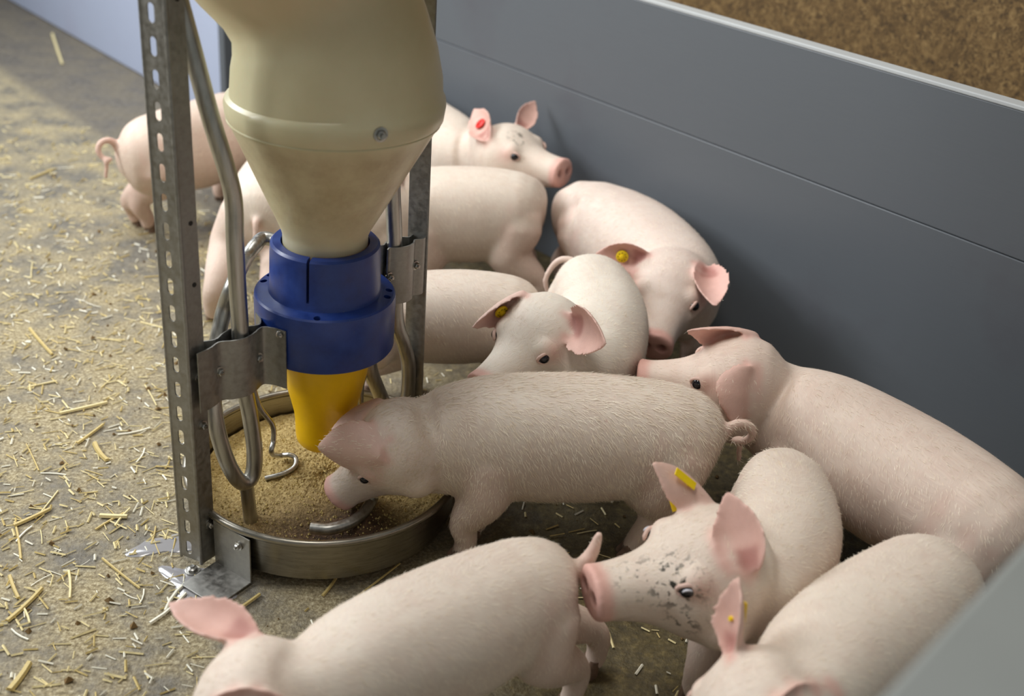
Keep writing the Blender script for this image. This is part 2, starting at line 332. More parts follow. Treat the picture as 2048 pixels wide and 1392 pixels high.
# perforated plate: local x = width, z = height, slots in a row
def perforated(wid, z0, cells, pitch, slot_w, slot_h, th, O, AX, AY, AZ, xoff=0.0):
    ns = 20; m = MB(); O, AX, AY, AZ = (np.array(t, float) for t in (O, AX, AY, AZ))
    for k in range(cells):
        zc = z0 + pitch * (k + .5); inner = []; outer = []
        hs = (slot_h - slot_w) / 2
        for j in range(ns):
            a = 2 * PI * (j + .5) / ns; x = slot_w / 2 * math.cos(a); zz = slot_w / 2 * math.sin(a) + (hs if math.sin(a) > 0 else -hs); inner.append((x + xoff, zz))
            ca, sa = math.cos(a), math.sin(a); q = min((wid / 2) / max(abs(ca), 1e-9), (pitch / 2) / max(abs(sa), 1e-9)); outer.append([q * ca, q * sa])
        for cx, cz in ((wid / 2, pitch / 2), (-wid / 2, pitch / 2), (-wid / 2, -pitch / 2), (wid / 2, -pitch / 2)):
            j = min(range(ns), key=lambda j: (outer[j][0] - cx) ** 2 + (outer[j][1] - cz) ** 2); outer[j] = [cx, cz]
        def P(x, z, t): return O + AX * x + AZ * (zc + z) + AY * t
        vs = [P(x, z, t) for t in (-th / 2, th / 2) for ring in (inner, outer) for x, z in ring]; fs = []
        for j in range(ns):
            j2 = (j + 1) % ns
            fs += [(j, j2, ns + j2, ns + j), (2 * ns + j, 3 * ns + j, 3 * ns + j2, 2 * ns + j2), (j, 2 * ns + j, 2 * ns + j2, j2)]
            if abs(outer[j][0] - outer[j2][0]) < 1e-6: fs.append((ns + j, ns + j2, 3 * ns + j2, 3 * ns + j))
        m.add(vs, fs)
    return m
# left post: slotted flange and plain flange meeting in a rounded ridge
LF = np.array([-0.1553, -0.1908, 0.0]); LAZ = np.array([-0.002, 0.004, 1.0])
fa = np.array([-0.93, 0.37, 0]); fa /= np.linalg.norm(fa); fb = np.array([0.52, 0.85, 0]); fb /= np.linalg.norm(fb)
post = empty('post'); post.parent = feeder
pm = perforated(.038, .012, 29, .0405, .0105, .0245, .0022, LF + fa * .0195, fa, np.cross(Z, fa), LAZ, .002)
pm.build('slotted_flange', 'zinc', post, True)
pm = MB().box(LF + LAZ * .6 + fb * .0145, .029, .0022, 1.185, fb, np.cross(Z, fb), LAZ / np.linalg.norm(LAZ)); fl = pm.build('flange', 'zinc', post, False, .0006)
MB().tube([LF + LAZ * .008, LF + LAZ * 1.19], .0030, 12).build('ridge', 'zinc', post)
MB().tube([LF + fa * .038 + LAZ * .008, LF + fa * .038 + LAZ * 1.19], .0022, 10).build('folded_edge', 'zinc', post)
fbn = np.array([fb[1], -fb[0], 0])
for z in (.86, .57, .48): 
    MB().tube([LF + fb * .018 + LAZ * z + fbn * .0008, LF + fb * .018 + LAZ * z + fbn * .0016], .0035, 14).build('hole', 'ink', fl)
for z in (.335, .255): bolt(LF + fb * .017 + LAZ * z + fbn * .0015, fbn, post, .005)
bolt(LF + fb * .019 + LAZ * .075 + fbn * .0015, fbn, post, .006)
# right post
RF = -FU * .196; post2 = empty('post'); post2.parent = feeder
ra = np.array([0.97, -0.24, 0]); ra /= np.linalg.norm(ra); rb = np.array([-0.1, 1.0, 0]); rb /= np.linalg.norm(rb); RAZ = np.array([-.012, 0, 1.0])
f2 = MB().box(RF + RAZ * .6, .034, .0024, 1.19, ra, np.cross(Z, ra), RAZ / np.linalg.norm(RAZ)).build('flange', 'zinc', post2, False, .0006)
MB().box(RF + RAZ * .6 + ra * .017 + rb * .02, .040, .0024, 1.19, rb, np.cross(Z, rb), RAZ / np.linalg.norm(RAZ)).build('flange', 'zinc', post2, False, .0006)
rn = np.array([ra[1], -ra[0], 0])
for z in (.62, .70): MB().tube([RF + ra * -.004 + RAZ * z + rn * .0010, RF + ra * -.004 + RAZ * z + rn * .0018], .0035, 14).build('hole', 'ink', f2)
# carrying tubes
TUBE_A = [(-0.1585, -0.1381, 0.8625), (-0.143, -0.1354, 0.7898), (-0.1247, -0.1356, 0.7076), (-0.1092, -0.1268, 0.6346), (-0.1029, -0.1195, 0.5863), (-0.103, -0.1196, 0.5274), (-0.1025, -0.119, 0.466), (-0.1012, -0.1174, 0.3937), (-0.1005, -0.1167, 0.3099), (-0.0936, -0.1087, 0.2358), (-0.0897, -0.1042, 0.1695), (-0.0932, -0.1082, 0.1248), (-0.106, -0.1231, 0.1196), (-0.1192, -0.1384, 0.157), (-0.1304, -0.1452, 0.2104), (-0.138, -0.1419, 0.2604), (-0.1414, -0.1305, 0.3049), (-0.1397, -0.1163, 0.3477)]
TUBE_A_STUB = ((-0.1007, -0.117, 0.113), (-0.0967, -0.111, 0.02))
TUBE_B = [(0.082, 0.0952, 0.6111), (0.085, 0.0987, 0.5459), (0.0889, 0.1032, 0.4778), (0.0931, 0.1081, 0.3978), (0.0971, 0.1128, 0.3048), (0.1097, 0.1273, 0.2509), (0.1178, 0.1367, 0.2075), (0.1182, 0.1373, 0.1469), (0.1127, 0.1308, 0.1039), (0.1006, 0.1168, 0.1011), (0.0844, 0.098, 0.1467), (0.0703, 0.0816, 0.1947), (0.061, 0.0709, 0.2338), (0.0589, 0.0683, 0.2774)]
TUBE_B_STUB = ((0.1083, 0.1258, 0.0962), (0.1083, 0.1258, 0.02))
HOOP = [(-0.1397, -0.1163, 0.3477), (-0.1295, -0.0967, 0.4046), (-0.116, -0.081, 0.4469), (-0.1423, 0.0685, 0.405), (-0.1383, 0.1238, 0.41), (-0.1216, 0.1569, 0.41), (-0.02, 0.098, 0.405), (0.05, 0.105, 0.4), (0.085, 0.118, 0.39)]
WIRE_A = [(-0.0895, -0.1039, 0.2864), (-0.0816, -0.0948, 0.242), (-0.0672, -0.078, 0.2013), (-0.0664, -0.0771, 0.1729), (-0.0693, -0.0804, 0.1512), (-0.0813, 0.0119, 0.082), (-0.0628, 0.0194, 0.08), (-0.0518, 0.0151, 0.076), (-0.0517, -0.0013, 0.07), (-0.0675, -0.017, 0.066), (-0.094, -0.0285, 0.062)]
WIRE_B = [(0.0898, 0.1043, 0.2821), (0.0802, 0.0931, 0.2663), (0.0644, 0.0748, 0.2414), (0.0528, 0.0614, 0.2192), (0.0497, 0.0577, 0.1969), (0.0495, 0.0574, 0.1628)]
BAR = [(0.006, -0.1462, 0.062), (0.0359, -0.1469, 0.064), (0.0643, -0.1299, 0.066), (0.0819, -0.1026, 0.068), (0.0895, -0.0802, 0.074), (0.0919, -0.0759, 0.082)]
FOOT = [(-0.1366, -0.1784, 0.0), (-0.0709, -0.2189, 0.0), (-0.1663, -0.2019, 0.003)]
tubeA = MB().tube(catmull(TUBE_A, 10), .0125, 18).build('carrying_tube', 'steel', feeder)
tubeB = MB().tube(catmull(TUBE_B, 10), .0125, 18).build('carrying_tube', 'steel', feeder)
MB().tube([TUBE_A_STUB[0], TUBE_A_STUB[1]], .011, 16).build('tube_stub', 'steel', tubeA)
MB().tube([TUBE_B_STUB[0], TUBE_B_STUB[1]], .011, 16).build('tube_stub', 'steel', tubeB)
MB().tube(catmull(HOOP, 10), .0115, 18).build('hoop_tube', 'steel', feeder)
MB().tube(catmull(WIRE_A, 8), .0042, 12).build('stirring_wire', 'steel', feeder)
MB().tube(catmull(WIRE_B, 8), .0042, 12).build('stirring_wire', 'steel', feeder)
MB().tube(catmull(BAR, 10), .0095, 14).build('stirring_bar', 'steel', feeder)
# corrugated clamp brackets
def bracket(prof, z0, z1, slope, parent):
    m = MB(); O = np.array(prof[0]); th = .0022; P = catmull([np.array((*p, 0.)) for p in prof], 6); N = len(P); rows = []
    for p in P: p[2] = 0
    nrm = []
    for i in range(N):
        t = P[min(i + 1, N - 1)] - P[max(i - 1, 0)]; t /= np.linalg.norm(t); nrm.append(np.array([t[1], -t[0], 0]))
    L = [0.0]
    for i in range(1, N): L.append(L[-1] + np.linalg.norm(P[i] - P[i - 1]))
    R = []
    for i in range(N):
        s = L[i] / L[-1]; a = P[i] + nrm[i] * th; b = P[i]
        R.append([b + Z * (z0 + slope * s), a + Z * (z0 + slope * s), a + Z * (z1 + slope * s), b + Z * (z1 + slope * s)])
    m.rings(R); return m.build('clamp_bracket', 'zinc', parent), P, nrm, L
def along(u_, s_): return tuple((FU * u_ + FS * s_)[:2])
for sg in (1, -1):
    prof = [along(.238, .016 * sg), along(.215, .012 * sg), along(.195, .005 * sg), along(.178, .013 * sg), along(.160, .0175 * sg), along(.142, .013 * sg), along(.128, .006 * sg), along(.118, .006 * sg), along(.108, .020 * sg), along(.102, .038 * sg)]
    br, *_ = bracket(prof, .285, .382, .0, feeder)
    if sg == 1:
        for uu, ss, zz in ((.197, .0075, .335), (.131, .0085, .335)): bolt(FU * uu + FS * ss + Z * zz, FS, br, .0055)
        bolt(FU * .107 + FS * .028 + Z * .375, FS * .9 + FU * .4, br, .004)
    prof = [tuple((-FU * u_ + FS * s_ * sg)[:2]) for u_, s_ in ((.206, .004), (.190, .010), (.176, .006), (.165, .014), (.150, .0175), (.134, .013), (.122, .006), (.114, .010))]
    br, *_ = bracket(prof if sg < 0 else prof[::-1], .345, .445, .0, feeder)
    if sg == 1:
        for uu, ss, zz in ((.178, .009, .40), (.122, .009, .395)): bolt(-FU * uu + FS * ss + Z * zz, FS, br, .0055)
# foot plate
fp0 = np.array(FOOT[0]); fp1 = np.array(FOOT[1]); fd = fp1 - fp0; fl_ = np.linalg.norm(fd); fd /= fl_; fo = np.array([fd[1], -fd[0], 0])
ft = MB(); ft.box((fp0 + fp1) / 2 + Z * .044, fl_, .0025, .084, fd, fo, Z); plate = ft.build('foot_plate', 'zinc', feeder, False, .0008)
MB().box((fp0 + fp1) / 2 + fo * .035 + Z * .0045, fl_, .07, .0025, fd, fo, Z).build('foot_flange', 'zinc', plate, False, .0008)
bolt(fp0 + fd * fl_ * .72 + fo * .002 + Z * .066, fo, plate, .005)
bolt(FOOT[2], Z, plate, .008)
q = -FU * .222; qs = FS
MB().box(-FU * .224 + Z * .045, .07, .0025, .085, FS, -FU, Z).build('foot_plate', 'zinc', feeder, False, .0008)

# feed in the dish
def feed_z(x, y):
    r = math.hypot(x, y); z = .052 + .010 * (y / .2)
    for gx, gy, a, w in ((-.02, -.13, -.020, .05), (.075, -.105, .022, .035), (-.015, -.085, .018, .032), (-.06, .04, .012, .08), (.02, .03, .010, .06), (.085, -.165, -.012, .03)):
        z += a * math.exp(-((x - gx) ** 2 + (y - gy) ** 2) / (2 * w * w))
    return z - .008 * (r / .21) ** 4
fm = MB(); rows = []
for i in range(1, 60):
    r = .2105 * i / 59; rows.append([(r * math.cos(2 * PI * j / 120), r * math.sin(2 * PI * j / 120), feed_z(r * math.cos(2 * PI * j / 120), r * math.sin(2 * PI * j / 120)) + .0035 * (rng.random() - .5)) for j in range(120)])
rows.append([(.2105 * math.cos(2 * PI * j / 120), .2105 * math.sin(2 * PI * j / 120), .022) for j in range(120)])
fm.rings(rows, True, True); feed = fm.build('feed_meal', 'feed', None); tag(feed, 'brownish ground feed meal heaped in the steel dish', 'feed', kind='stuff')
wa = feed.data.attributes.new('wet', 'FLOAT', 'POINT')
wa.data.foreach_set('value', [min(1, 1.0 * math.exp(-(((v.co.x - .01) / .16) ** 2 + ((v.co.y + .15) / .085) ** 2)) + .5 * math.exp(-(((v.co.x - .09) ** 2 + (v.co.y + .12) ** 2) / .003))) for v in feed.data.vertices])
g = MB()
for k in range(2600):
    r = .205 * math.sqrt(rng.random()); a = 2 * PI * rng.random(); x, y = r * math.cos(a), r * math.sin(a); z = feed_z(x, y); s = .0009 + .0016 * rng.random() ** 2
    b = rng.random() * 6; c, d = math.cos(b) * s, math.sin(b) * s
    g.add([(x + c, y + d, z), (x - d, y + c, z), (x - c, y - d, z), (x + d, y - c, z), (x, y, z + s * 1.5), (x, y, z - s)], [(0, 1, 4), (1, 2, 4), (2, 3, 4), (3, 0, 4), (1, 0, 5), (2, 1, 5), (3, 2, 5), (0, 3, 5)])
gr = g.build('grains', 'straw_a', feed, False); gr['kind'] = 'stuff'

# ------------------------------------------------------------------ pigs
PIGS = [{'key': 'main',
  's': 0.92,
  'h': 0.96,
  'spine': [(0.6363, -0.0237, 0.1984), (0.5769, -0.021, 0.2053), (0.4051, -0.0245, 0.2001), (0.2352, -0.0485, 0.1931), (0.1733, -0.0588, 0.1827)],
  'roll': 0.26,
  'eart': 0.08,
  'poll': (0.1421, -0.0862, 0.2018),
  'snout': (0.0684, -0.0836, 0.1201),
  'feet': {'FL': (0.2441, -0.1113, 0.0), 'FR': (0.2578, -0.0443, 0.0), 'HL': (0.5691, -0.0409, 0.0), 'HR': (0.5195, -0.0612, 0.0)},
  'ears': {'L': ((0.003, -0.1057, 0.1827), 0.053, (-0.1306, 0.9637, -0.2329)), 'R': ((0.071, -0.0525, 0.2262), 0.034, (-0.4905, -0.2025, -0.8476))},
  'tail': 'curl',
  'hair': 17000,
  'label': 'pale pink piglet eating from the round steel dish, head under the yellow spout'},
 {'key': 'wallright',
  's': 0.98,
  'h': 1.12,
  'spine': [(1.0513, -0.2604, 0.1966), (0.9999, -0.1878, 0.2053), (0.9097, -0.0557, 0.201), (0.8049, 0.072, 0.1966), (0.7436, 0.1193, 0.2053)],
  'poll': (0.6957, 0.1222, 0.2401),
  'snout': (0.5501, 0.1503, 0.214),
  'feet': {},
  'ears': {'L': ((0.6703, 0.0231, 0.2227), 0.043, (-0.5888, 0.6826, -0.4328)), 'R': ((0.5796, 0.1565, 0.3184), 0.034, (-0.2908, -0.8817, -0.3715))},
  'tail': 'none',
  'hair': 6000,
  'label': 'pale piglet standing along the grey wall at the right edge, facing left'},
 {'key': 'spotted',
  's': 0.75,
  'h': 1.12,
  'spine': [(0.7002, -0.0959, 0.1914), (0.7124, -0.1383, 0.2045), (0.7013, -0.2486, 0.2045), (0.6541, -0.3573, 0.2045), (0.6249, -0.3816, 0.2175)],
  'poll': (0.5922, -0.3711, 0.2392),
  'snout': (0.4435, -0.4239, 0.2279),
  'feet': {'FL': (0.65, -0.3831, 0.0), 'FR': (0.5837, -0.3773, 0.0)},
  'ears': {'L': ((0.5931, -0.3954, 0.3306), 0.034, (-0.4314, -0.7591, 0.4876)), 'R': ((0.4982, -0.3093, 0.348), 0.03, (-0.9253, 0.3435, -0.1606))},
  'tail': 'none',
  'hair': 7000,
  'dirt': [((0.5, -0.045, 0.03), 0.05, 1.0), ((0.55, -0.03, 0.045), 0.05, 0.9), ((0.45, -0.06, -0.02), 0.035, 0.8), ((0.7, -0.02, 0.03), 0.04, 0.7)],
  'tag': ('R', 'yellow_pin'),
  'label': 'piglet with black dirt specks on its face and a yellow ear tag'},
 {'key': 'front',
  's': 0.78,
  'h': 0.98,
  'spine': [(0.3974, -0.3819, 0.1931), (0.3609, -0.4, 0.1975), (0.2397, -0.4991, 0.1984), (0.1458, -0.5815, 0.2001), (0.1025, -0.6264, 0.2088)],
  'poll': (0.0585, -0.6534, 0.2218),
  'snout': (-0.0304, -0.6509, 0.1392),
  'feet': {'HR': (0.4468, -0.3368, 0.0)},
  'ears': {'L': ((0.1288, -0.7034, 0.248), 0.036, (0.289, -0.7041, 0.6486)), 'R': ((-0.0784, -0.5528, 0.2523), 0.034, (0.2703, -0.2544, 0.9285))},
  'tail': 'stub',
  'hair': 5000,
  'label': 'piglet in the foreground walking left, head cut off by the lower picture edge'},
 {'key': 'corner',
  's': 0.84,
  'h': 1.0,
  'spine': [(0.9112, -0.3346, 0.2201), (0.8627, -0.3715, 0.2245), (0.7769, -0.4535, 0.2245), (0.6965, -0.5368, 0.2288), (0.6528, -0.5956, 0.2392)],
  'poll': (0.6171, -0.6215, 0.2462),
  'snout': (0.5455, -0.6351, 0.181),
  'feet': {},
  'ears': {'L': ((0.6753, -0.618, 0.2767), 0.036, (0.0992, -0.8112, 0.5763)), 'R': ((0.5728, -0.5384, 0.3637), 0.034, (-0.9446, -0.3197, 0.0739))},
  'tail': 'none',
  'hair': 4000,
  'tag': ('R', 'yellow_strip'),
  'label': 'piglet in the lower right corner behind the blurred grey panel, thin yellow ear tag'},
 {'key': 'white',
  's': 0.84,
  'h': 1.08,
  'spine': [(0.4206, 0.5065, 0.2219), (0.4342, 0.4541, 0.2262), (0.4523, 0.3456, 0.2175), (0.4404, 0.2058, 0.2131), (0.4033, 0.1664, 0.2262)],
  'poll': (0.3562, 0.2056, 0.2567),
  'snout': (0.2649, 0.0942, 0.2131),
  'feet': {},
  'ears': {'L': ((0.4474, 0.0295, 0.3393), 0.043, (-0.1823, -0.947, 0.2644)), 'R': ((0.2164, 0.1828, 0.2697), 0.034, (0.2393, -0.8636, -0.4438))},
  'tail': 'hook',
  'hair': 5000,
  'tag': ('R', 'yellow_button'),
  'label': 'white piglet in the middle facing the camera, ears spread wide, yellow tag in one ear'},
 {'key': 'wallmid',
  's': 0.98,
  'h': 1.12,
  'spine': [(0.372, 0.8409, 0.2105), (0.4252, 0.8584, 0.2149), (0.5404, 0.7511, 0.2105), (0.6156, 0.5795, 0.2018), (0.6067, 0.4889, 0.2105)],
  'poll': (0.6011, 0.5258, 0.2279),
  'snout': (0.562, 0.3623, 0.1697),
  'feet': {},
  'ears': {'L': ((0.6664, 0.3731, 0.2523), 0.036, (0.0292, -0.984, 0.176)), 'R': ((0.4944, 0.5278, 0.2801), 0.034, (-0.633, -0.7736, -0.0277))},
  'tail': 'none',
  'hair': 5000,
  'tag': ('R', 'yellow_button'),
  'label': 'pink piglet pressed against the grey wall, head lowered towards the camera, one ear folded out'},
 {'key': 'midback',
  's': 0.96,
  'h': 1.08,
  'spine': [(0.3338, 0.8186, 0.2219), (0.2881, 0.8266, 0.2262), (0.1645, 0.8219, 0.2218), (0.0537, 0.8052, 0.2175), (0.0102, 0.7914, 0.2305)],
  'poll': (-0.0083, 0.7623, 0.2436),
  'snout': (-0.1203, 0.7335, 0.1697),
  'feet': {},
  'ears': {'L': ((0.013, 0.8349, 0.3088), 0.04, (-0.3149, -0.8477, 0.427)), 'R': ((-0.0498, 0.8093, 0.3001), 0.036, (-0.5569, -0.6012, 0.5731))},
  'tail': 'none',
  'hair': 4000,
  'label': 'piglet facing left behind the right post of the feeder, pink ear beside the steel tube'},
 {'key': 'behind',
  's': 0.8,
  'spine': [(0.3385, 0.3719, 0.1975), (0.2925, 0.3645, 0.2018), (0.1834, 0.3612, 0.1975), (0.09, 0.3487, 0.1888), (0.0471, 0.3174, 0.1844)],
  'poll': (0.0143, 0.2873, 0.1914),
  'snout': (-0.0356, 0.1854, 0.174),
  'feet': {'FL': (0.0182, 0.3647, 0.0), 'HL': (0.2757, 0.4311, 0.0)},
  'ears': {'L': ((-0.0515, 0.318, 0.1844), 0.045, (-0.2772, 0.4, -0.8736)), 'R': ((-0.0422, 0.3698, 0.2018), 0.045, (-0.2772, 0.4, -0.8736))},
  'tail': 'none',
  'hair': 3000,
  'label': 'piglet behind the blue collar of the feeder, only its back and rump showing'},
 {'key': 'redtag',
  's': 0.94,
  'h': 1.08,
  'spine': [(-0.1695, 1.5048, 0.2523), (-0.1086, 1.4192, 0.2523), (0.019, 1.2537, 0.2436), (0.1205, 1.1245, 0.2436), (0.1649, 1.1041, 0.2523)],
  'poll': (0.2272, 1.0328, 0.2914),
  'snout': (0.3742, 0.9272, 0.2958),
  'feet': {},
  'ears': {'L': ((0.2925, 1.1585, 0.3915), 0.028, (0.3149, -0.8198, 0.4783)), 'R': ((0.1518, 1.13, 0.3654), 0.036, (-0.4314, -0.7591, 0.4876))},
  'tail': 'none',
  'hair': 3000,
  'tag': ('R', 'red_button'),
  'dirt': [((0.32, 0.02, 0.06), 0.03, 0.8)],
  'label': 'piglet at the back against the grey wall with a red button tag in its ear'},
 {'key': 'farleft',
  's': 0.95,
  'spine': [(-0.6674, 0.9546, 0.2132), (-0.6201, 0.9913, 0.2175), (-0.5329, 1.1438, 0.2131), (-0.4727, 1.3001, 0.2088), (-0.4464, 1.3551, 0.2175)],
  'poll': (-0.4236, 1.4013, 0.2305),
  'snout': (-0.4099, 1.7518, 0.174),
  'feet': {'HL': (-0.6444, 1.0534, 0.0), 'HR': (-0.6861, 1.0832, 0.0)},
  'ears': {'L': ((-0.415, 1.4012, 0.3132), 0.045, (0.0, -0.8788, 0.4772)), 'R': ((-0.3697, 1.3192, 0.3132), 0.045, (0.0, -0.8788, 0.4772))},
  'tail': 'curl2',
  'hair': 3000,
  'label': 'piglet at the far left seen from behind with a curly tail'},
 {'key': 'rear',
  's': 0.95,
  'spine': [(-0.2653, 0.6398, 0.2175), (-0.265, 0.7057, 0.2218), (-0.2575, 0.8665, 0.2175), (-0.2513, 1.0287, 0.2088), (-0.2397, 1.0617, 0.2175)],
  'poll': (-0.2355, 1.1143, 0.2088),
  'snout': (-0.2533, 1.3611, 0.1479),
  'feet': {'HL': (-0.3606, 0.6159, 0.0), 'HR': (-0.2303, 0.6065, 0.0)},
  'ears': {'L': ((-0.2247, 0.9894, 0.2871), 0.045, (0.0, 0.8788, -0.4772)), 'R': ((-0.1687, 1.0058, 0.2871), 0.045, (0.0, 0.8788, -0.4772))},
  'tail': 'hang',
  'hair': 3000,
  'label': 'white piglet seen from behind between the left post and the hopper'}]
VOX = 0.0036
def norm(v): v = np.array(v, float); return v / (np.linalg.norm(v) + 1e-12)
TORSO = [(0.0, .020, .028, .022), (.012, .042, .050, .045), (.04, .066, .070, .074), (.09, .084, .087, .092), (.17, .095, .098, .100), (.30, .100, .104, .106), (.45, .106, .106, .116), (.60, .106, .106, .116), (.72, .102, .106, .112), (.82, .097, .103, .108), (.90, .090, .094, .100), (.96, .083, .086, .094), (1.0, .076, .080, .088)]
HEAD = [(-.30, .045, .040, .050), (-.20, .064, .060, .074), (-.05, .076, .070, .088), (.10, .078, .071, .090), (.25, .072, .065, .084), (.38, .061, .053, .073), (.50, .047, .041, .059), (.62, .039, .035, .048), (.75, .0350, .0325, .040), (.86, .0333, .0315, .036), (.93, .0330, .0315, .033), (.965, .0338, .0332, .032), (.99, .0340, .0340, .030), (1.005, .0305, .031, .027)]
def lerp_tab(tab, t):
    ts = [r[0] for r in tab]; return [np.interp(t, ts, [r[k] for r in tab]) for k in (1, 2, 3)]
def sup(a, e=2.25):
    c, s = math.cos(a), math.sin(a); return math.copysign(abs(c) ** (2 / e), c), math.copysign(abs(s) ** (2 / e), s)

def make_pig(spec):
    s = spec['s']; hk = spec.get('h', s * 1.12); sp = [np.array(p) for p in spec['spine']]; poll = np.array(spec['poll']); snout = np.array(spec['snout'])
    base = np.array([sp[2][0], sp[2][1], 0.0])
    root = empty('piglet', tuple(base)); tag(root, spec['label'], 'pig', 'piglets in the pen')
    src = MB(); lab = []; flow = []; coat = []
    def note(n0, l, fl, ct):
        for k in range(n0, len(src.v)):
            lab.append(l); flow.append(fl(k) if callable(fl) else fl); coat.append(ct(k) if callable(ct) else ct)
    # torso (the neck runs on into the head)
    dense = catmull(sp + [poll], 10); D = np.array(dense); cl = np.concatenate([[0], np.cumsum(np.linalg.norm(np.diff(D, axis=0), axis=1))])
    Lt = np.interp(40, np.arange(len(cl)), cl)            # length up to the neck point
    Ltot = cl[-1]
    def spine(t):
        x = t * Lt; p = np.array([np.interp(x, cl, D[:, k]) for k in range(3)]); q = np.array([np.interp(min(x + .02, Ltot), cl, D[:, k]) - np.interp(max(x - .02, 0), cl, D[:, k]) for k in range(3)])
        q = norm(q); side = norm(np.cross(q, Z)); return p, q, side, np.cross(side, q)
    ts = [r[0] for r in TORSO[:6]] + list(np.linspace(.36, 1.0, 14)); n = 40; R = []; meta = []
    ts += [1.0 + k * (Ltot / Lt - 1.0) / 2 for k in (1, 2)]
    for t in ts:
        p, q, side, up = spine(t); w, ht, hb = [x * s for x in lerp_tab(TORSO, min(t, 1.0))]
        if t > 1: w, ht, hb = w * .93, ht * .9, hb * .93
        ring = []
        for j in range(n):
            a = 2 * PI * j / n; c, d_ = sup(a); ring.append(p + side * w * c + up * (ht if d_ > 0 else hb) * d_); meta.append((q, up, side, t, a))
        R.append(ring)
    n0 = len(src.v); src.rings(R)
    note(n0, 0, lambda k: norm(-meta[k - n0][0] * .6 - Z * 1.1 * abs(math.cos(meta[k - n0][4]))), lambda k: (meta[k - n0][3], abs(((meta[k - n0][4] / PI + .5) % 2) - 1), 0))
    # head
    hf = norm(snout - poll); Lh = max(min(np.linalg.norm(snout - poll), .205 * hk), .165 * hk); hs = norm(np.cross(hf, Z)); hu = np.cross(hs, hf)
    if spec.get('roll'):
        a = spec['roll']; hs, hu = hs * math.cos(a) + hu * math.sin(a), hu * math.cos(a) - hs * math.sin(a)
    def HP(t, x, z): return poll + hf * Lh * t + (hs * x + hu * z) * hk
    R = []; meta2 = []
    for t, w, ht, hb in HEAD:
        ring = []
        for j in range(n):
            a = 2 * PI * j / n; c, d_ = sup(a, 2.15); ring.append(HP(t, w * c, (ht if d_ > 0 else hb) * d_)); meta2.append((t, a))
        R.append(ring)
    n0 = len(src.v); src.rings(R)
    note(n0, 1, norm(-hf + .25 * hu), lambda k: (1 + meta2[k - n0][0] * .4, abs(((meta2[k - n0][1] / PI + .5) % 2) - 1), 0))
    k0 = len(lab); 
    for k in range(n0, len(src.v)):
        if meta2[k - n0][0] > .925: lab[k] = 2
    # brow bulges and cheeks
    def ball(c, r, l, fl, st=(1, 1, 1)):
        n0 = len(src.v); c = np.array(c)
        src.rings([[c + np.array([r * st[0] * math.sin(b) * math.cos(2 * PI * j / 14), r * st[1] * math.sin(b) * math.sin(2 * PI * j / 14), r * st[2] * math.cos(b)]) for j in range(14)] for b in np.linspace(.12, PI - .12, 9)]); note(n0, l, fl, (1.1, .5, 0))
    for sg in (-1, 1):
        ball(HP(.33, sg * .041, .028), .022 * hk, 1, norm(-hf)); ball(HP(.10, sg * .040, -.036), .041 * hk, 1, norm(-hf))
    # legs
    def chain(pts, rad, l):
        n0 = len(src.v); pp = catmull(pts, 5); rr = np.interp(np.linspace(0, len(pts) - 1, len(pp)), range(len(pts)), rad)
        d0 = norm(pp[0] - pp[1]); d1 = norm(pp[-1] - pp[-2])
        pp = [pp[0] + d0 * rr[0] * .92, pp[0] + d0 * rr[0] * .6] + pp + [pp[-1] + d1 * rr[-1] * .25]; rr = [rr[0] * .35, rr[0] * .8] + list(rr) + [rr[-1] * .8]
        src.tube(pp, rr, 16); note(n0, l, norm((0, 0, -1)), lambda k: (2 + src.v[k][2] * 2, ((k - n0) % 16) / 16, 0))
    feet = {}
    for nm in ('FL', 'FR', 'HL', 'HR'):
        sg = 1 if nm[1] == 'R' else -1          # pig's own right is +side
        tt = .80 if nm[0] == 'F' else .11; p, q, side, up = spine(tt); fw = norm((q[0], q[1], 0))
        off = {'FL': .01, 'FR': -.02, 'HL': -.03, 'HR': .015}[nm] + spec.get('step', 0) * (1 if nm in ('FL', 'HR') else -1)
        F = np.array([p[0], p[1], 0]) + side * sg * .058 * s + fw * off
        if nm in spec['feet']: F = np.array(spec['feet'][nm])
        F = np.array([F[0], F[1], 0.0]); zt = p[2]
        if nm[0] == 'F':
            S0 = p + side * sg * .046 * s - up * .02 * s
            E = S0 * .5 + F * .5; E[2] = zt * .62; E += -fw * .012 * s + side * sg * .004
            K = S0 * .16 + F * .84; K[2] = zt * .36; K += fw * .008 * s
            chain([S0, E, K, F + Z * .045 * s - fw * .004, F + Z * .016], [.060 * s, .047 * s, .0265 * s, .0205 * s, .0205 * s], 3)
        else:
            S0 = p + side * sg * .040 * s - up * .012 * s + q * .02
            E = S0 * .55 + F * .45; E[2] = zt * .66; E += fw * .030 * s + side * sg * .006
            K = S0 * .16 + F * .84; K[2] = zt * .40; K += -fw * .022 * s
            chain([S0, E, K, F + Z * .045 * s - fw * .008, F + Z * .016], [.066 * s, .056 * s, .027 * s, .0205 * s, .0205 * s], 3)
        feet[nm] = (F, fw)
    # ears
    earinfo = {}
    for nm, (tip, EW, face) in spec['ears'].items():
        sg = 1 if nm == 'R' else -1; B = HP(spec.get('eart', .0), sg * .058, .052); tip = np.array(tip); dv = tip - B; EL = min(max(np.linalg.norm(dv), .085 * hk), .135 * hk); dx = norm(dv)
        nf = np.array(face); nf = norm(nf - dx * np.dot(nf, dx)); wd = np.cross(dx, nf)
        us = np.linspace(0, 1, 13); vs_ = np.linspace(-1, 1, 11); prof = lambda u: np.interp(u, [0, .12, .3, .5, .68, .82, .93, 1], [.36, .70, .98, 1.0, .82, .54, .28, .08]) * EW * hk
        n0 = len(src.v); NU, NV = len(us), len(vs_)
